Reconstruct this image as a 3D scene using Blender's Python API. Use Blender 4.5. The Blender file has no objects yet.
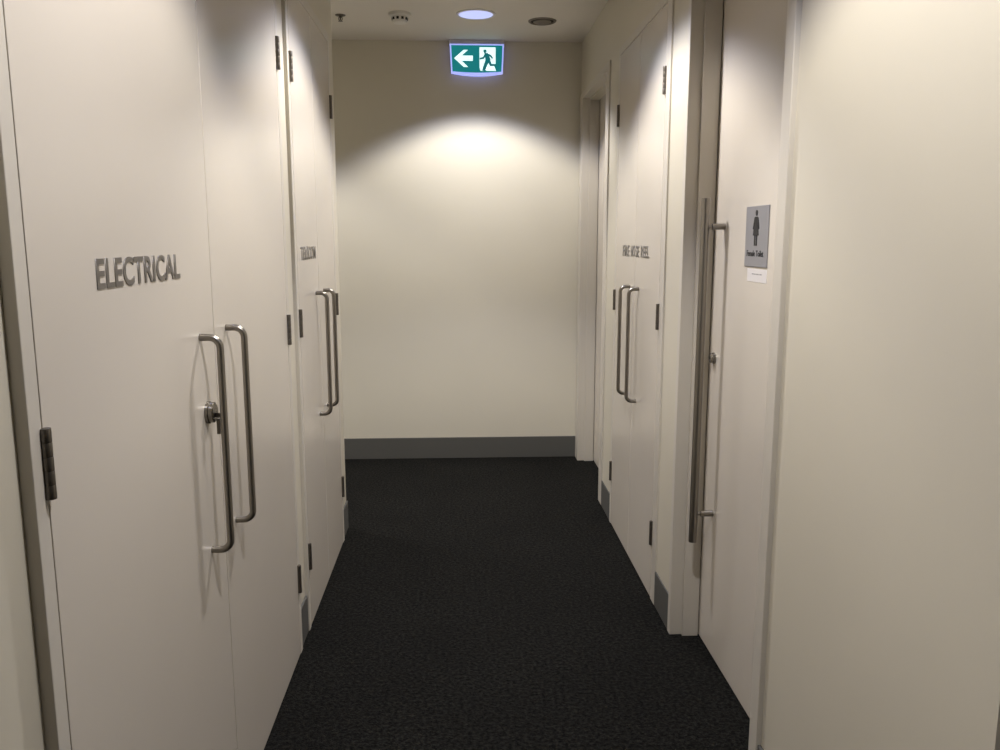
import bpy, bmesh, math
from mathutils import Vector, Matrix

S = bpy.context.scene
COL = S.collection
PI = math.pi

# ------------------------------------------------------------------ measures (metres; x across, y along the corridor, z up)
H_CEIL = 2.70
XL, XLW = -0.581, -0.600          # left: door faces / plaster face
XR, XRW = 0.778, 0.792           # right: door faces / plaster face
XREC = 0.886                      # face of the recessed doors on the right
YB = 5.507                        # end wall
Y_LEFT_END = 4.15                 # left wall stops, passage turns left
Y_RIGHT_START = 1.097             # right wall starts (lobby behind)
Y_REAR = -2.6

# ------------------------------------------------------------------ materials
def new_mat(name):
    m = bpy.data.materials.new(name); m.use_nodes = True
    nt = m.node_tree
    return m, nt, nt.nodes['Principled BSDF']

def painted(name, col, rough, bump=0.0, scale=250.0, mottle=0.03, spec=0.5):
    m, nt, b = new_mat(name)
    tc = nt.nodes.new('ShaderNodeTexCoord')
    n = nt.nodes.new('ShaderNodeTexNoise'); n.inputs['Scale'].default_value = 2.2; n.inputs['Detail'].default_value = 3
    r = nt.nodes.new('ShaderNodeValToRGB')
    r.color_ramp.elements[0].position = 0.3; r.color_ramp.elements[1].position = 0.7
    lo = [c * (1 - mottle) for c in col]
    r.color_ramp.elements[0].color = (*lo, 1); r.color_ramp.elements[1].color = (*col, 1)
    nt.links.new(tc.outputs['Object'], n.inputs['Vector'])
    nt.links.new(n.outputs['Fac'], r.inputs['Fac'])
    nt.links.new(r.outputs['Color'], b.inputs['Base Color'])
    b.inputs['Roughness'].default_value = rough
    b.inputs['Specular IOR Level'].default_value = spec
    if bump:
        n2 = nt.nodes.new('ShaderNodeTexNoise'); n2.inputs['Scale'].default_value = scale
        bp = nt.nodes.new('ShaderNodeBump'); bp.inputs['Strength'].default_value = bump; bp.inputs['Distance'].default_value = 0.001
        nt.links.new(tc.outputs['Object'], n2.inputs['Vector'])
        nt.links.new(n2.outputs['Fac'], bp.inputs['Height'])
        nt.links.new(bp.outputs['Normal'], b.inputs['Normal'])
    return m

def metal(name, col, rough, stretch=(1, 1, 0.02)):
    m, nt, b = new_mat(name)
    b.inputs['Metallic'].default_value = 1.0
    b.inputs['Base Color'].default_value = (*col, 1)
    tc = nt.nodes.new('ShaderNodeTexCoord')
    mp = nt.nodes.new('ShaderNodeMapping'); mp.inputs['Scale'].default_value = stretch
    n = nt.nodes.new('ShaderNodeTexNoise'); n.inputs['Scale'].default_value = 600
    mr = nt.nodes.new('ShaderNodeMapRange')
    mr.inputs['To Min'].default_value = rough - 0.05; mr.inputs['To Max'].default_value = rough + 0.08
    nt.links.new(tc.outputs['Object'], mp.inputs['Vector']); nt.links.new(mp.outputs['Vector'], n.inputs['Vector'])
    nt.links.new(n.outputs['Fac'], mr.inputs['Value']); nt.links.new(mr.outputs['Result'], b.inputs['Roughness'])
    return m

def flat(name, col, rough=0.5, spec=0.5):
    m, nt, b = new_mat(name)
    b.inputs['Base Color'].default_value = (*col, 1); b.inputs['Roughness'].default_value = rough
    b.inputs['Specular IOR Level'].default_value = spec
    return m

def glow(name, col, strength, base=(0.5, 0.5, 0.5)):
    m, nt, b = new_mat(name)
    b.inputs['Base Color'].default_value = (*base, 1); b.inputs['Roughness'].default_value = 0.4
    b.inputs['Emission Color'].default_value = (*col, 1); b.inputs['Emission Strength'].default_value = strength
    return m

def carpet():
    m, nt, b = new_mat('charcoal_carpet')
    tc = nt.nodes.new('ShaderNodeTexCoord')
    n1 = nt.nodes.new('ShaderNodeTexNoise'); n1.inputs['Scale'].default_value = 78; n1.inputs['Detail'].default_value = 4; n1.inputs['Roughness'].default_value = 0.75
    n2 = nt.nodes.new('ShaderNodeTexNoise'); n2.inputs['Scale'].default_value = 3.0; n2.inputs['Detail'].default_value = 2
    vo = nt.nodes.new('ShaderNodeTexVoronoi'); vo.inputs['Scale'].default_value = 210
    r = nt.nodes.new('ShaderNodeValToRGB')
    r.color_ramp.elements[0].position = 0.41; r.color_ramp.elements[0].color = (0.0002, 0.0002, 0.0002, 1)
    r.color_ramp.elements[1].position = 0.71; r.color_ramp.elements[1].color = (0.023, 0.0225, 0.0190, 1)
    mr = nt.nodes.new('ShaderNodeMapRange'); mr.inputs['To Min'].default_value = 0.7; mr.inputs['To Max'].default_value = 1.3
    mx = nt.nodes.new('ShaderNodeVectorMath'); mx.operation = 'SCALE'
    for n in (n1, n2, vo): nt.links.new(tc.outputs['Object'], n.inputs['Vector'])
    nt.links.new(n1.outputs['Fac'], r.inputs['Fac']); nt.links.new(n2.outputs['Fac'], mr.inputs['Value'])
    nt.links.new(r.outputs['Color'], mx.inputs[0]); nt.links.new(mr.outputs['Result'], mx.inputs['Scale'])
    nt.links.new(mx.outputs[0], b.inputs['Base Color'])
    add = nt.nodes.new('ShaderNodeMath'); add.operation = 'ADD'
    nt.links.new(n1.outputs['Fac'], add.inputs[0]); nt.links.new(vo.outputs['Distance'], add.inputs[1])
    bp = nt.nodes.new('ShaderNodeBump'); bp.inputs['Strength'].default_value = 0.8; bp.inputs['Distance'].default_value = 0.004
    nt.links.new(add.outputs[0], bp.inputs['Height']); nt.links.new(bp.outputs['Normal'], b.inputs['Normal'])
    b.inputs['Roughness'].default_value = 0.95; b.inputs['Specular IOR Level'].default_value = 0.1
    return m

M = {
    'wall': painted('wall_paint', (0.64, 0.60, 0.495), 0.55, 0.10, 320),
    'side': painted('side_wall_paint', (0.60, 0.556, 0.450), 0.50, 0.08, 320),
    'ceil': painted('ceiling_paint', (0.74, 0.70, 0.635), 0.8, 0.10, 320, spec=0.2),
    'door': painted('door_laminate', (0.605, 0.552, 0.472), 0.24, 0.0),
    'frame': painted('frame_paint', (0.57, 0.53, 0.455), 0.38, 0.0),
    'base': painted('grey_skirting', (0.098, 0.096, 0.087), 0.75, 0.0, spec=0.2),
    'carpet': carpet(),
    'steel': metal('brushed_steel', (0.27, 0.25, 0.22), 0.30),
    'letter': metal('letter_steel', (0.28, 0.265, 0.245), 0.5, (1, 1, 1)),
    'hinge': metal('hinge_steel', (0.16, 0.145, 0.125), 0.42),
    'lock': metal('lock_steel', (0.24, 0.225, 0.2), 0.25, (1, 1, 1)),
    'dark': flat('opening_shade', (0.02, 0.018, 0.016), 0.8),  # near-black colour stands in for the shade inside openings
    'plate': flat('sign_grey', (0.24, 0.235, 0.24), 0.38),
    'ink': flat('sign_ink', (0.012, 0.012, 0.014), 0.5),
    'paper': flat('white_sticker', (0.66, 0.63, 0.61), 0.4),
    'print': flat('grey_print', (0.33, 0.32, 0.31), 0.6),
    'plastic': flat('white_plastic', (0.72, 0.70, 0.65), 0.4),
    'chrome': metal('sprinkler_metal', (0.16, 0.145, 0.125), 0.35, (1, 1, 1)),
    'vent': flat('shaded_vent_metal', (0.20, 0.175, 0.145), 0.5),  # darkened colour, puts the shade of the vent opening into the rim
    'lamp': glow('downlight_glow', (0.46, 0.53, 1.0), 0.92),
    'trim': flat('downlight_trim', (0.75, 0.74, 0.72), 0.4),
    'exit_body': flat('exit_housing', (0.55, 0.53, 0.54), 0.4),
    'exit_edge': glow('exit_edge_glow', (0.34, 0.40, 1.0), 1.0),
    'exit_green': glow('exit_green', (0.0, 0.155, 0.175), 1.0, (0.02, 0.15, 0.12)),
    'exit_white': glow('exit_white', (0.74, 1.0, 0.98), 1.05, (0.8, 0.8, 0.8)),
    'exit_man': glow('exit_man', (0.0, 0.12, 0.14), 1.0, (0.02, 0.12, 0.10)),
}

# ------------------------------------------------------------------ mesh helpers
def link(name, bm, mat, parent=None, smooth=None):
    bmesh.ops.recalc_face_normals(bm, faces=bm.faces)
    me = bpy.data.meshes.new(name); bm.to_mesh(me); bm.free()
    me.materials.append(mat)
    o = bpy.data.objects.new(name, me); COL.objects.link(o)
    if parent is not None: o.parent = parent
    if smooth is not None:
        me.shade_smooth() if hasattr(me, 'shade_smooth') else None
        try: me.set_sharp_from_angle(angle=math.radians(smooth))
        except Exception: pass
    return o

def box(bm, x0, x1, y0, y1, z0, z1, bevel=0.0, seg=2):
    x0, x1 = sorted((x0, x1)); y0, y1 = sorted((y0, y1)); z0, z1 = sorted((z0, z1))
    r = bmesh.ops.create_cube(bm, size=1.0)
    vs = r['verts']
    for v in vs:
        v.co = Vector(((x0 + x1) / 2 + v.co.x * (x1 - x0), (y0 + y1) / 2 + v.co.y * (y1 - y0), (z0 + z1) / 2 + v.co.z * (z1 - z0)))
    if bevel:
        es = list({e for v in vs for e in v.link_edges})
        bmesh.ops.bevel(bm, geom=es, offset=bevel, segments=seg, affect='EDGES', profile=0.5)

def boxes(lst, bevel=0.0):
    bm = bmesh.new()
    for b in lst: box(bm, *b, bevel=bevel)
    return bm

def lathe(bm, profile, centre, axis='z', n=48, flip=1):
    """profile: (radius, height) list revolved round an axis through centre; height runs along the axis times flip."""
    rings = []
    for r, hgt in profile:
        ring = []
        for k in range(n if r > 1e-6 else 1):
            a = 2 * PI * k / n
            u, v, w = r * math.cos(a), r * math.sin(a), hgt * flip
            p = {'z': (u, v, w), 'x': (w, u, v), 'y': (u, w, v)}[axis]
            ring.append(bm.verts.new(Vector(centre) + Vector(p)))
        rings.append(ring)
    for a, b in zip(rings, rings[1:]):
        if len(a) == 1 and len(b) == 1: continue
        for k in range(n):
            k2 = (k + 1) % n
            if len(a) == 1: bm.faces.new((a[0], b[k], b[k2]))
            elif len(b) == 1: bm.faces.new((a[k], b[0], a[k2]))
            else: bm.faces.new((a[k], b[k], b[k2], a[k2]))

def sweep(bm, pts, r, n=16):
    """round bar along a polyline"""
    pts = [Vector(p) for p in pts]
    rings = []; up = None
    for i, p in enumerate(pts):
        t = (pts[min(i + 1, len(pts) - 1)] - pts[max(i - 1, 0)]).normalized()
        if up is None:
            up = Vector((0, 1, 0)) if abs(t.y) < 0.9 else Vector((1, 0, 0))
        s = t.cross(up).normalized(); up = s.cross(t).normalized()
        rings.append([bm.verts.new(p + r * (math.cos(2 * PI * k / n) * s + math.sin(2 * PI * k / n) * up)) for k in range(n)])
    for a, b in zip(rings, rings[1:]):
        for k in range(n): bm.faces.new((a[k], b[k], b[(k + 1) % n], a[(k + 1) % n]))
    bm.faces.new(rings[0]); bm.faces.new(rings[-1][::-1])

def prism(bm, poly, y0, y1):
    """outline in (x, z) pushed through y"""
    a = [bm.verts.new((x, y0, z)) for x, z in poly]; b = [bm.verts.new((x, y1, z)) for x, z in poly]
    bm.faces.new(a); bm.faces.new(b[::-1])
    for i in range(len(poly)):
        j = (i + 1) % len(poly); bm.faces.new((a[i], b[i], b[j], a[j]))

def prism_x(bm, poly, x0, x1):
    """outline in (y, z) pushed through x"""
    a = [bm.verts.new((x0, y, z)) for y, z in poly]; b = [bm.verts.new((x1, y, z)) for y, z in poly]
    bm.faces.new(a); bm.faces.new(b[::-1])
    for i in range(len(poly)):
        j = (i + 1) % len(poly); bm.faces.new((a[i], b[i], b[j], a[j]))

def text_mesh(name, text, mat, parent, corner, along, normal, width, height, depth, bold=0.0, spacing=1.0):
    """raised lettering: lower left corner, reading direction, outward normal, overall size"""
    cu = bpy.data.curves.new('text_source', 'FONT'); cu.body = text; cu.extrude = 0.01; cu.offset = bold
    cu.space_character = spacing
    cu.resolution_u = 6
    ob = bpy.data.objects.new('text_source', cu); COL.objects.link(ob)
    dg = bpy.context.evaluated_depsgraph_get(); dg.update()
    me = bpy.data.meshes.new_from_object(ob.evaluated_get(dg))
    bpy.data.objects.remove(ob); bpy.data.curves.remove(cu)
    xs = [v.co.x for v in me.vertices]; ys = [v.co.y for v in me.vertices]; zs = [v.co.z for v in me.vertices]
    al, nn, up, c = Vector(along), Vector(normal), Vector((0, 0, 1)), Vector(corner)
    for v in me.vertices:
        u = (v.co.x - min(xs)) / (max(xs) - min(xs)) * width
        w = (v.co.y - min(ys)) / (max(ys) - min(ys)) * height
        t = (v.co.z - min(zs)) / (max(zs) - min(zs)) * depth
        v.co = c + al * u + up * w + nn * t
    me.name = name; me.materials.clear(); me.materials.append(mat)
    bm = bmesh.new(); bm.from_mesh(me); bmesh.ops.remove_doubles(bm, verts=bm.verts, dist=1e-6)
    bpy.data.meshes.remove(me)
    return link(name, bm, mat, parent)

def tag(o, label, cat, kind=None, group=None):
    o['label'] = label; o['category'] = cat
    if kind: o['kind'] = kind
    if group: o['group'] = group
    return o

def root(name, loc, label, cat, kind=None, group=None):
    o = bpy.data.objects.new(name, None); COL.objects.link(o)
    o.empty_display_size = 0.1
    tag(o, label, cat, kind, group)
    return o

def struct(name, bm, mat, label, cat):
    return tag(link(name, bm, mat), label, cat, 'structure')

# ------------------------------------------------------------------ the shell
struct('floor', boxes([(-3.2, 2.8, Y_REAR - 0.1, YB + 0.1, -0.06, 0)]), M['carpet'], 'charcoal loop pile carpet along the corridor', 'floor')
struct('ceiling', boxes([(-3.2, 2.8, Y_REAR - 0.1, YB + 0.1, H_CEIL, H_CEIL + 0.1)]), M['ceil'], 'plain white painted ceiling of the corridor', 'ceiling')
struct('wall_back', boxes([(-3.2, 1.1, YB, YB + 0.12, 0, H_CEIL)]), M['wall'], 'cream end wall under the exit sign', 'wall')

def side_wall(x0, x1, y0, y1, holes, piers=()):
    lst = []; y = y0
    for a, b, top in holes:
        lst.append((x0, x1, y, a, 0, H_CEIL)); lst.append((x0, x1, a, b, top, H_CEIL)); y = b
    lst.append((x0, x1, y, y1, 0, H_CEIL))
    lst += [(face, px, a, b, z, H_CEIL) for face, px, a, b, z in piers]
    return boxes(lst)

# door positions along the corridor: frame outer start/end
F1 = (1.121, 2.854); F2 = (2.997, 3.965); F3 = (3.158, 4.18); F4 = (1.990, 2.935); F5 = (4.445, 5.50)
TOP = 2.379
XLP, XRP = -0.594, 0.7855         # plaster built out a little beyond the first door of each side
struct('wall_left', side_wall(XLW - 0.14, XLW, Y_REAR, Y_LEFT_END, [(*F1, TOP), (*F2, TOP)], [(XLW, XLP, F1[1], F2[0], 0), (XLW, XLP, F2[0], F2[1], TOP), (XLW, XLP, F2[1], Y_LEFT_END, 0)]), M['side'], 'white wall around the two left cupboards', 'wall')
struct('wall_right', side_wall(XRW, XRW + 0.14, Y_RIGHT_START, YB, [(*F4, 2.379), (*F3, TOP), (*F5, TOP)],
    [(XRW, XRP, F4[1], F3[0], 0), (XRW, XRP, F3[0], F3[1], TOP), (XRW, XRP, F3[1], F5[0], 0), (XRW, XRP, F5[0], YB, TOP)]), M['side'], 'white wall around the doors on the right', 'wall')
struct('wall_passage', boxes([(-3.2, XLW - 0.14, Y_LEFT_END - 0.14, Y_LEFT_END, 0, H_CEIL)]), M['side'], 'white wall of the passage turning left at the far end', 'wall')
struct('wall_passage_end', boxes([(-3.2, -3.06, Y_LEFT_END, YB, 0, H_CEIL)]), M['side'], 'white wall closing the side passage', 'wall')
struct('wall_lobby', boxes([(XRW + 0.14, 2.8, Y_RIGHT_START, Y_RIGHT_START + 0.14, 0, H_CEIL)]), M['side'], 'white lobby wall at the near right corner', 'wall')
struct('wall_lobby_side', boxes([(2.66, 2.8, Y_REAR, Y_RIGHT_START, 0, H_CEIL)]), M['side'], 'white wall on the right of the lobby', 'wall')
struct('wall_front', boxes([(-0.8, 2.8, Y_REAR - 0.14, Y_REAR, 0, H_CEIL)]), M['side'], 'white wall behind the viewer', 'wall')

BT, BH = 0.011, 0.143
def skirt(name, b, label):
    bm = bmesh.new(); box(bm, *b, bevel=0.002)
    return struct(name, bm, M['base'], label, 'skirting')
skirt('baseboard_back', (-3.06, XRW, YB - BT, YB, 0, BH), 'grey skirting along the end wall')
skirt('baseboard_left', (XLW, XLW + BT, Y_REAR, F1[0], 0, BH), 'grey skirting on the left before the first cupboard')
skirt('baseboard_left', (XLP, XLP + 0.009, F1[1], F2[0], 0, BH), 'short grey skirting between the two left cupboards')
skirt('baseboard_left', (XLP, XLP + 0.009, F2[1], Y_LEFT_END, 0, BH), 'short grey skirting at the far end of the left wall')
skirt('baseboard_right', (XRP - 0.0065, XRP, F3[1], F5[0], 0, BH), 'short grey skirting between the far door and the hose reel cupboard')
skirt('baseboard_right', (XRP - 0.0065, XRP, F4[1], F3[0], 0, BH), 'grey skirting between the hose reel cupboard and the toilet door')
skirt('baseboard_right', (XRW - 0.010, XRW, Y_RIGHT_START, F4[0], 0, BH), 'grey skirting below the near right wall')
skirt('baseboard_passage', (-3.06, XLW, Y_LEFT_END, Y_LEFT_END + BT, 0, BH), 'grey skirting round the corner of the side passage')

# ------------------------------------------------------------------ doors
def hinge(parent, side, y, z):
    """butt hinge knuckle with five barrels standing proud of the door face"""
    x = (XL if side < 0 else XR) - side * 0.004
    bm = bmesh.new(); hh = 0.102; seg = hh / 5; prof = [(0, -hh / 2)]
    r = 0.0078
    for k in range(5):
        z0 = -hh / 2 + k * seg
        prof += [(r - 0.0004, z0 + 0.0002), (r, z0 + 0.0014), (r, z0 + seg - 0.0014), (r - 0.0004, z0 + seg - 0.0002)]
        if k < 4: prof += [(r - 0.0007, z0 + seg - 0.0001), (r - 0.0007, z0 + seg + 0.0001)]
    prof += [(0, hh / 2)]
    lathe(bm, prof, (x, y, z), 'z', 20)
    xf = XL if side < 0 else XR
    box(bm, xf - side * 0.0015, xf + side * 0.02, y - 0.0012, y + 0.0012, z - hh / 2, z + hh / 2)
    return link('hinge', bm, M['hinge'], parent, 40)

def d_handle(parent, side, y, zt, zb, reach=0.044, r=0.0082):
    xf = XL if side < 0 else XR; xb = xf - side * reach; R = 0.024
    pts = [(xf + side * 0.001, y, zt)]
    sgn = -side
    for k in range(9):
        a = PI / 2 * k / 8
        pts.append((xb - sgn * R + sgn * R * math.sin(a), y, zt - R + R * math.cos(a)))
    for k in range(9):
        a = PI / 2 * k / 8
        pts.append((xb - sgn * R + sgn * R * math.cos(a), y, zb + R - R * math.sin(a)))
    pts.append((xf + side * 0.001, y, zb))
    bm = bmesh.new(); sweep(bm, pts, r, 20)
    return link('pull_handle', bm, M['steel'], parent, 40)

def cupboard(name, side, F, split, label, near_w=0.034):
    """flush double cupboard door in a slim frame standing just proud of the plaster"""
    rt = root(name, None, label, 'cupboard door', 'structure')
    xf = XL if side < 0 else XR; xw = (XLW if side < 0 else XRW) + side * 0.05
    fw = 0.034; ht = 2.342; nw = near_w
    bm = bmesh.new()
    box(bm, xf, xw, F[0], F[0] + nw, 0, TOP, bevel=0.0015)
    box(bm, xf, xw, F[1] - fw, F[1], 0, TOP, bevel=0.0015)
    box(bm, xf, xw, F[0] + nw, F[1] - fw, ht, TOP, bevel=0.0015)
    xs0, xs1 = xf + side * 0.043, xf + side * 0.066     # rebate the leaves close against
    box(bm, xs0, xs1, F[0] + nw * 0.6, F[0] + nw + 0.012, 0, ht)
    box(bm, xs0, xs1, F[1] - fw - 0.012, F[1] - fw * 0.6, 0, ht)
    link('frame', bm, M['frame'], rt)
    g = 0.0025
    leaves = []
    for a, b in ((F[0] + nw + g, split - 0.003), (split + 0.003, F[1] - fw - g)):
        bm = bmesh.new(); box(bm, xf, xf + side * 0.04, a, b, 0.006, ht - 0.003, bevel=0.001)
        leaves.append(link('leaf', bm, M['door'], rt))
    for lf, y in ((leaves[0], F[0] + nw), (leaves[1], F[1] - fw)):
        for z in (2.060, 1.164 if y < 1.2 else 1.171, 0.284): hinge(lf, side, y, z)
    return rt, leaves

LFT, RGT = -1, 1
d1, lv = cupboard('door_1', LFT, F1, 1.984, 'white double cupboard door marked ELECTRICAL on the near left')
d_handle(lv[0], LFT, 1.873, 1.257, 0.760); d_handle(lv[1], LFT, 2.083, 1.257, 0.760)
text_mesh('lettering', 'ELECTRICAL', M['letter'], lv[0], (XL, 1.366, 1.3935), (0, 1, 0), (1, 0, 0), 0.400, 0.050, 0.0016, 0.022, 1.03)
# keyed lock between the handle and the door edge, key left in it
bm = bmesh.new()
lathe(bm, [(0, 0), (0.026, 0), (0.026, 0.006), (0.0235, 0.008), (0.0235, 0.016), (0.021, 0.018), (0, 0.018)], (XL, 1.898, 1.081), 'x', 32, 1)
link('lock_cylinder', bm, M['lock'], lv[0], 35)
bm = bmesh.new()
box(bm, XL + 0.016, XL + 0.024, 1.8965, 1.8995, 1.070, 1.080)
lathe(bm, [(0.0, -0.0012), (0.006, -0.0012), (0.006, 0.0012), (0.0, 0.0012)], (XL + 0.024, 1.898, 1.074), 'y', 20)
box(bm, XL + 0.020, XL + 0.0275, 1.894, 1.902, 1.030, 1.066, bevel=0.001)
link('key', bm, M['hinge'], lv[0])

d2, lv = cupboard('door_2', LFT, F2, 3.475, 'narrow white double cupboard door marked TELECOM on the far left')
d_handle(lv[0], LFT, 3.393, 1.257, 0.760); d_handle(lv[1], LFT, 3.580, 1.257, 0.760)
text_mesh('lettering', 'TELECOM', M['letter'], lv[0], (XL, 3.105, 1.395), (0, 1, 0), (1, 0, 0), 0.310, 0.050, 0.0016, 0.022, 1.03)

d3, lv = cupboard('door_3', RGT, F3, 3.689, 'white double cupboard door marked FIRE HOSE REEL on the right', 0.064)
d_handle(lv[1], RGT, 3.790, 1.257, 0.760); d_handle(lv[0], RGT, 3.597, 1.257, 0.760)
for word, lf_, y0, w_ in (('FIRE', lv[1], 3.970, 0.150), ('HO', lv[1], 3.783, 0.088), ('SE', lv[0], 3.683, 0.075), ('REEL', lv[0], 3.573, 0.158)):
    text_mesh('lettering', word, M['letter'], lf_, (XR, y0, 1.393), (0, -1, 0), (-1, 0, 0), w_, 0.050, 0.0016, 0.022, 1.03)

def passage_door(name, F, near_w, far_w, top, label):
    """single door set back behind a deep jamb with a stop"""
    rt = root(name, None, label, 'door', 'structure')
    a, b = F[0] + near_w, F[1] - far_w
    xs, xb = 0.824, XRW + 0.14
    bm = bmesh.new()
    box(bm, XR, xb, F[0], a, 0, top + 0.038, bevel=0.002)
    box(bm, XR, xb, b, F[1], 0, top + 0.038, bevel=0.002)
    box(bm, XR, xb, a, b, top, top + 0.038, bevel=0.002)
    st = 0.012
    box(bm, xs, XREC - 0.004, a, a + st, 0, top); box(bm, xs, XREC - 0.004, b - st, b, 0, top); box(bm, xs, XREC - 0.004, a + st, b - st, top - st, top)
    link('frame', bm, M['frame'], rt)
    bm = bmesh.new(); box(bm, XREC, XREC + 0.04, a + 0.003, b - 0.003, 0.006, top - 0.003, bevel=0.001)
    lf = link('leaf', bm, M['door'], rt)
    return rt, lf

d4, lf = passage_door('door_4', F4, 0.055, 0.035, 2.341, 'white recessed toilet door with a tall steel pull bar on the right')
bm = bmesh.new(); yb_, xb_ = 2.780, 0.818
sweep(bm, [(xb_, yb_, 0.412), (xb_, yb_, 0.9), (xb_, yb_, 1.606)], 0.0145, 24)
for z in (1.513, 0.515):
    lathe(bm, [(0, 0), (0.0065, 0), (0.0065, 0.022), (0.0105, 0.024), (0.0105, XREC - xb_), (0, XREC - xb_)], (xb_, yb_, z), 'x', 24)
link('pull_bar', bm, M['steel'], lf, 35)
bm = bmesh.new()
lathe(bm, [(0, 0), (0.020, 0), (0.020, 0.006), (0.017, 0.008), (0.017, 0.015), (0.015, 0.017), (0.006, 0.017), (0.006, 0.012), (0, 0.012)], (XREC, 2.834, 1.062), 'x', 32, -1)
link('lock_cylinder', bm, M['lock'], lf, 35)

d5, lf = passage_door('door_5', F5, 0.095, 0.110, 2.341, 'white recessed door at the far right beside the end wall')

# ------------------------------------------------------------------ toilet sign and the sticker below it
sg = root('toilet_sign', None, 'square grey sign with a black female figure on the right door', 'sign')
bm = bmesh.new(); box(bm, XREC - 0.003, XREC, 2.376, 2.566, 1.390, 1.570, bevel=0.0012); link('plate', bm, M['plate'], sg)
bm = bmesh.new(); xa, xc = XREC - 0.0042, XREC - 0.0025; yc = 2.474
lathe(bm, [(0, 0), (0.0085, 0), (0.0085, 0.0017), (0, 0.0017)], (xa, yc, 1.5495), 'x', 24)
dress = [(-0.012, 1.538), (-0.017, 1.534), (-0.027, 1.503), (-0.021, 1.501), (-0.0135, 1.522), (-0.0125, 1.520), (-0.024, 1.483), (-0.012, 1.483), (-0.012, 1.453), (-0.003, 1.453),
         (-0.003, 1.483), (0.003, 1.483), (0.003, 1.453), (0.012, 1.453), (0.012, 1.483), (0.024, 1.483), (0.0125, 1.520), (0.0135, 1.522), (0.021, 1.501), (0.027, 1.503), (0.017, 1.534), (0.012, 1.538)]
prism_x(bm, [(yc + a, z) for a, z in dress], xa, xc)
link('figure', bm, M['ink'], sg)
text_mesh('lettering', 'Female Toilet', M['ink'], sg, (XREC - 0.003, 2.545, 1.421), (0, -1, 0), (-1, 0, 0), 0.140, 0.018, 0.0008, 0.015)
sk = root('sticker', None, 'small white sticker with one printed line under the grey toilet sign', 'sticker')
bm = bmesh.new(); box(bm, XREC - 0.0008, XREC, 2.376, 2.540, 1.345, 1.384); link('paper', bm, M['paper'], sk)
bm = bmesh.new(); y = 2.498
for w in (0.016, 0.011, 0.019, 0.008, 0.014):
    box(bm, XREC - 0.0012, XREC - 0.0006, y - w, y, 1.367, 1.3705); y -= w + 0.0035
link('printed_line', bm, M['print'], sk)

# ------------------------------------------------------------------ exit sign
ex = root('exit_sign', None, 'glowing green exit sign with white arrow and running figure above the end wall', 'exit sign')
bm = bmesh.new(); box(bm, -0.058, 0.292, 5.462, YB, 2.664, H_CEIL, bevel=0.003)
box(bm, -0.045, 0.279, 5.475, YB, 2.51, 2.67)
link('housing', bm, M['exit_body'], ex)
def tray(inset, zt, zb, sag):
    x0, x1 = -0.052 + inset, 0.287 - inset; tp = 0.007; pts = [(x0, zt), (x1, zt)]
    for k in range(13):
        t = k / 12; x = (x1 - tp) + (x0 + tp - x1 + tp) * t
        pts.append((x, zb - sag * (1 - (2 * t - 1) ** 2)))
    return pts
bm = bmesh.new(); prism(bm, tray(0, 2.672, 2.497, 0.016), 5.456, 5.476); link('diffuser', bm, M['exit_edge'], ex)
bm = bmesh.new(); prism(bm, tray(0.009, 2.664, 2.508, 0.007), 5.4535, 5.4565); pn = link('panel', bm, M['exit_green'], ex)
bm = bmesh.new()
prism(bm, [(-0.024, 2.586), (0.035, 2.636), (0.062, 2.636), (0.022, 2.602), (0.092, 2.602), (0.092, 2.571), (0.022, 2.571), (0.062, 2.534), (0.035, 2.534)], 5.4515, 5.4538)
link('arrow', bm, M['exit_white'], pn)
bm = bmesh.new()
prism(bm, [(0.134, 2.652), (0.234, 2.652), (0.234, 2.551), (0.226, 2.540), (0.237, 2.512), (0.176, 2.512), (0.165, 2.524), (0.158, 2.512), (0.140, 2.512), (0.134, 2.530)], 5.4515, 5.4538)
link('doorway', bm, M['exit_white'], pn)
bm = bmesh.new(); y0, y1 = 5.4498, 5.4520
lathe(bm, [(0, 0), (0.0105, 0), (0.0105, 0.0022), (0, 0.0022)], (0.168, y0, 2.629), 'y', 20)
prism(bm, [(0.163, 2.619), (0.188, 2.617), (0.197, 2.594), (0.203, 2.578), (0.194, 2.563), (0.171, 2.568), (0.169, 2.592)], y0, y1)     # trunk
prism(bm, [(0.184, 2.615), (0.206, 2.607), (0.219, 2.588), (0.212, 2.582), (0.200, 2.597), (0.184, 2.601)], y0, y1)                     # rear arm
prism(bm, [(0.168, 2.617), (0.156, 2.594), (0.136, 2.589), (0.136, 2.578), (0.161, 2.583), (0.177, 2.605)], y0, y1)                     # front arm
prism(bm, [(0.171, 2.577), (0.196, 2.570), (0.180, 2.540), (0.168, 2.513), (0.150, 2.513), (0.157, 2.538)], y0, y1)                     # front leg
prism(bm, [(0.184, 2.572), (0.199, 2.578), (0.210, 2.553), (0.237, 2.553), (0.237, 2.541), (0.199, 2.540)], y0, y1)                     # rear leg
link('running_figure', bm, M['exit_man'], pn)

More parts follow.
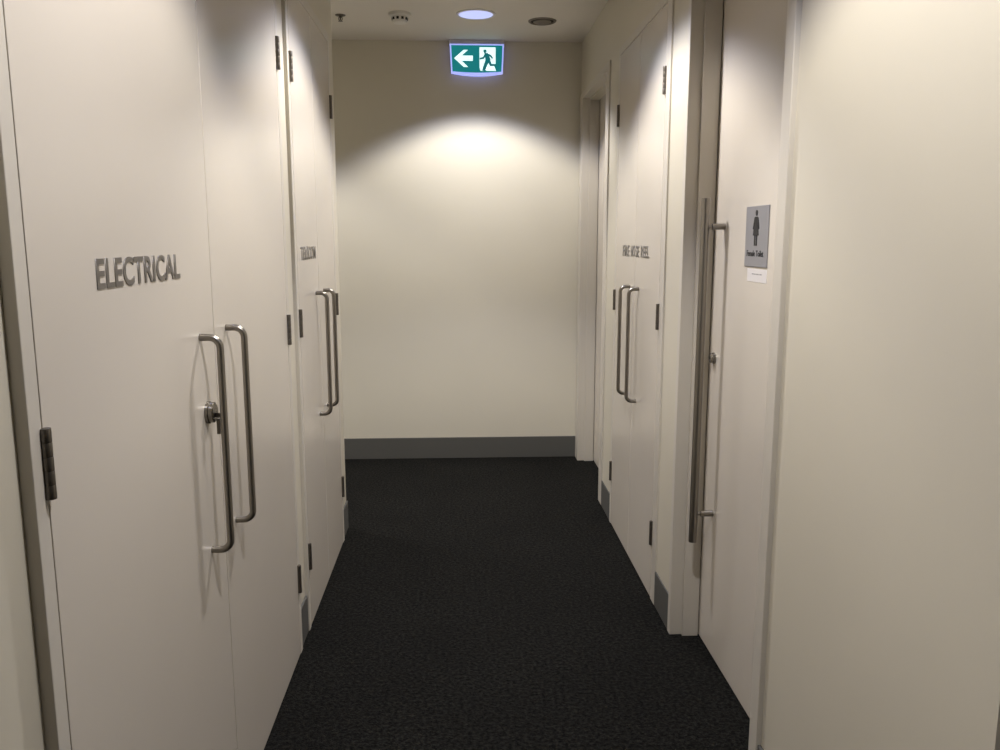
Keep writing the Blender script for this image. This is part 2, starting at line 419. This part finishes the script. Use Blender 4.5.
# ------------------------------------------------------------------ ceiling fittings
def spot(name, loc, power, col, size, blend, soft, parent, dip=1.0):
    l = bpy.data.lights.new(name, 'SPOT'); l.energy = power; l.color = col
    l.spot_size = math.radians(size); l.spot_blend = blend; l.shadow_soft_size = soft
    if dip < 1.0:                                        # wide-throw reflector: less light straight down than out to the sides
        l.use_nodes = True; nt = l.node_tree; em = nt.nodes['Emission']
        tc = nt.nodes.new('ShaderNodeTexCoord'); sx = nt.nodes.new('ShaderNodeSeparateXYZ'); ab = nt.nodes.new('ShaderNodeMath'); ab.operation = 'ABSOLUTE'
        mr = nt.nodes.new('ShaderNodeMapRange'); mr.inputs['From Min'].default_value = 0.70; mr.inputs['From Max'].default_value = 0.97
        mr.inputs['To Min'].default_value = 1.0; mr.inputs['To Max'].default_value = dip
        nt.links.new(tc.outputs['Normal'], sx.inputs[0]); nt.links.new(sx.outputs['Z'], ab.inputs[0]); nt.links.new(ab.outputs[0], mr.inputs['Value'])
        nt.links.new(mr.outputs['Result'], em.inputs['Strength'])
    o = bpy.data.objects.new(name, l); COL.objects.link(o); o.location = loc; o.parent = parent
    return o

LAMP_X = 0.10
def downlight(y, label, x=LAMP_X, power=122.0, core=0.22, dip=1.0):
    rt = root('downlight', None, label, 'ceiling light', group='round downlights in the corridor ceiling')
    bm = bmesh.new(); lathe(bm, [(0.094, 0.004), (0.094, -0.003), (0.097, -0.006), (0.108, -0.004), (0.110, 0.0), (0.110, 0.004)], (x, y, H_CEIL), 'z', 56)
    link('trim_ring', bm, M['trim'], rt, 40)
    bm = bmesh.new(); prof = [(0.0955, 0.0), (0.0955, -0.003)]
    for k in range(1, 9):                                # shallow fluted lens
        r = 0.0955 * (1 - k / 8)
        prof += [(r + 0.004 if k < 8 else 0.0, -0.003 - 0.002 * (k % 2))]
    lathe(bm, prof, (x, y, H_CEIL), 'z', 56); link('lens', bm, M['lamp'], rt, 40)
    spot('downlight_beam', (x, y, H_CEIL - 0.012), power, (1.0, 0.942, 0.85), 115, 0.31, 0.06, rt, dip)
    if core: spot('downlight_core', (x, y, H_CEIL - 0.012), power * core, (1.0, 0.942, 0.85), 80, 1.0, 0.06, rt)
    spot('downlight_fringe', (x, y, H_CEIL - 0.012), power * 0.22, (0.40, 0.52, 1.0), 118, 0.2, 0.05, rt)
    return rt
downlight(4.865, 'round glowing downlight in the ceiling above the exit sign')
downlight(3.08, 'round downlight overhead between the left cupboards and the hose reel cupboard', power=188.0, core=0.0, dip=0.62)
downlight(1.30, 'round downlight overhead beside the ELECTRICAL cupboard', power=166.0, core=0.0, dip=0.66)
downlight(4.865, 'round downlight overhead in the passage turning left', -1.68)
downlight(-0.60, 'unseen downlight added as fill in the lobby behind the viewer', 1.75, power=70.0)  # added unseen fill lamp, lifts the end face of the near right wall

sd = root('smoke_detector', None, 'white domed smoke detector on the ceiling left of the glowing downlight', 'smoke detector')
c = (-0.320, 4.87, H_CEIL)
bm = bmesh.new(); lathe(bm, [(0, 0), (0.060, 0), (0.062, -0.004), (0.060, -0.014), (0.052, -0.017), (0, -0.017)], c, 'z', 40); link('base_plate', bm, M['plastic'], sd, 35)
bm = bmesh.new(); lathe(bm, [(0, -0.016), (0.045, -0.016), (0.043, -0.024), (0.041, -0.040), (0.036, -0.050), (0.020, -0.055), (0, -0.056)], c, 'z', 40); link('dome', bm, M['plastic'], sd, 35)
bm = bmesh.new()
for k in range(10):
    a = 2 * PI * k / 10 + 0.1
    p = bmesh.ops.create_cube(bm, size=1.0)['verts']
    mt = Matrix.Translation((c[0] + 0.0418 * math.cos(a), c[1] + 0.0418 * math.sin(a), c[2] - 0.031)) @ Matrix.Rotation(a, 4, 'Z') @ Matrix.Diagonal((0.006, 0.013, 0.013, 1))
    bmesh.ops.transform(bm, matrix=mt, verts=p)
link('vent_slots', bm, M['dark'], sd)

sp = root('sprinkler', None, 'small metal fire sprinkler head on the ceiling at the far left corner', 'sprinkler')
c = (-0.652, 4.92, H_CEIL)
bm = bmesh.new(); lathe(bm, [(0, 0), (0.029, 0), (0.028, -0.003), (0.014, -0.006), (0, -0.006)], c, 'z', 32); link('escutcheon', bm, M['chrome'], sp, 40)
bm = bmesh.new(); lathe(bm, [(0, -0.005), (0.009, -0.005), (0.009, -0.013), (0.005, -0.015), (0.004, -0.027), (0, -0.027)], c, 'z', 20)
for s in (-1, 1): sweep(bm, [(c[0] + s * 0.009, c[1], c[2] - 0.012), (c[0] + s * 0.011, c[1], c[2] - 0.021), (c[0] + s * 0.004, c[1], c[2] - 0.031)], 0.0022, 8)
link('body', bm, M['chrome'], sp, 40)
bm = bmesh.new(); lathe(bm, [(0, -0.030), (0.005, -0.030), (0.013, -0.032), (0.013, -0.0335), (0, -0.0335)], c, 'z', 24); link('deflector', bm, M['chrome'], sp, 40)

cv = root('ceiling_vent', None, 'small round ceiling vent with shade painted into its rim right of the glowing downlight', 'ceiling vent')
c = (0.482, 4.995, H_CEIL)
bm = bmesh.new(); lathe(bm, [(0.066, 0.002), (0.066, -0.004), (0.072, -0.008), (0.080, -0.004), (0.081, 0.002)], c, 'z', 44); link('rim', bm, M['vent'], cv, 40)
bm = bmesh.new(); lathe(bm, [(0, -0.0005), (0.0665, -0.0005), (0.0665, -0.0015), (0, -0.0015)], c, 'z', 44); link('recess_shade', bm, M['dark'], cv)  # flat disc on an uncut ceiling, painted dark as the shade of a hollow
bm = bmesh.new(); lathe(bm, [(0, -0.001), (0.012, -0.001), (0.012, -0.005), (0.050, -0.005), (0.052, -0.007), (0.046, -0.010), (0, -0.012)], c, 'z', 44); link('cover_disc', bm, M['vent'], cv, 40)

# ------------------------------------------------------------------ camera
cam = bpy.data.cameras.new('camera'); cam.sensor_width = 36; cam.lens = 831 / 1000 * 36; cam.clip_start = 0.02
co = bpy.data.objects.new('camera', cam); COL.objects.link(co)
pitch, yaw, roll = math.radians(9.342), math.radians(2.747), math.radians(-0.0155)
f = Vector((math.sin(yaw) * math.cos(pitch), math.cos(yaw) * math.cos(pitch), -math.sin(pitch)))
r = Vector((math.cos(yaw), -math.sin(yaw), 0)); u = r.cross(f)
r2 = r * math.cos(roll) + u * math.sin(roll); u2 = -r * math.sin(roll) + u * math.cos(roll)
mw = Matrix((r2, u2, -f)).transposed().to_4x4(); mw.translation = (0, 0, 1.475)
co.matrix_world = mw
S.camera = co

# ------------------------------------------------------------------ world and view
w = bpy.data.worlds.new('world'); S.world = w; w.use_nodes = True
w.node_tree.nodes['Background'].inputs['Color'].default_value = (0.02, 0.02, 0.02, 1)
w.node_tree.nodes['Background'].inputs['Strength'].default_value = 0.1
S.view_settings.view_transform = 'Standard'; S.view_settings.look = 'None'
S.view_settings.gamma = 1.0; S.view_settings.use_curve_mapping = False
S.view_settings.exposure = 0.0
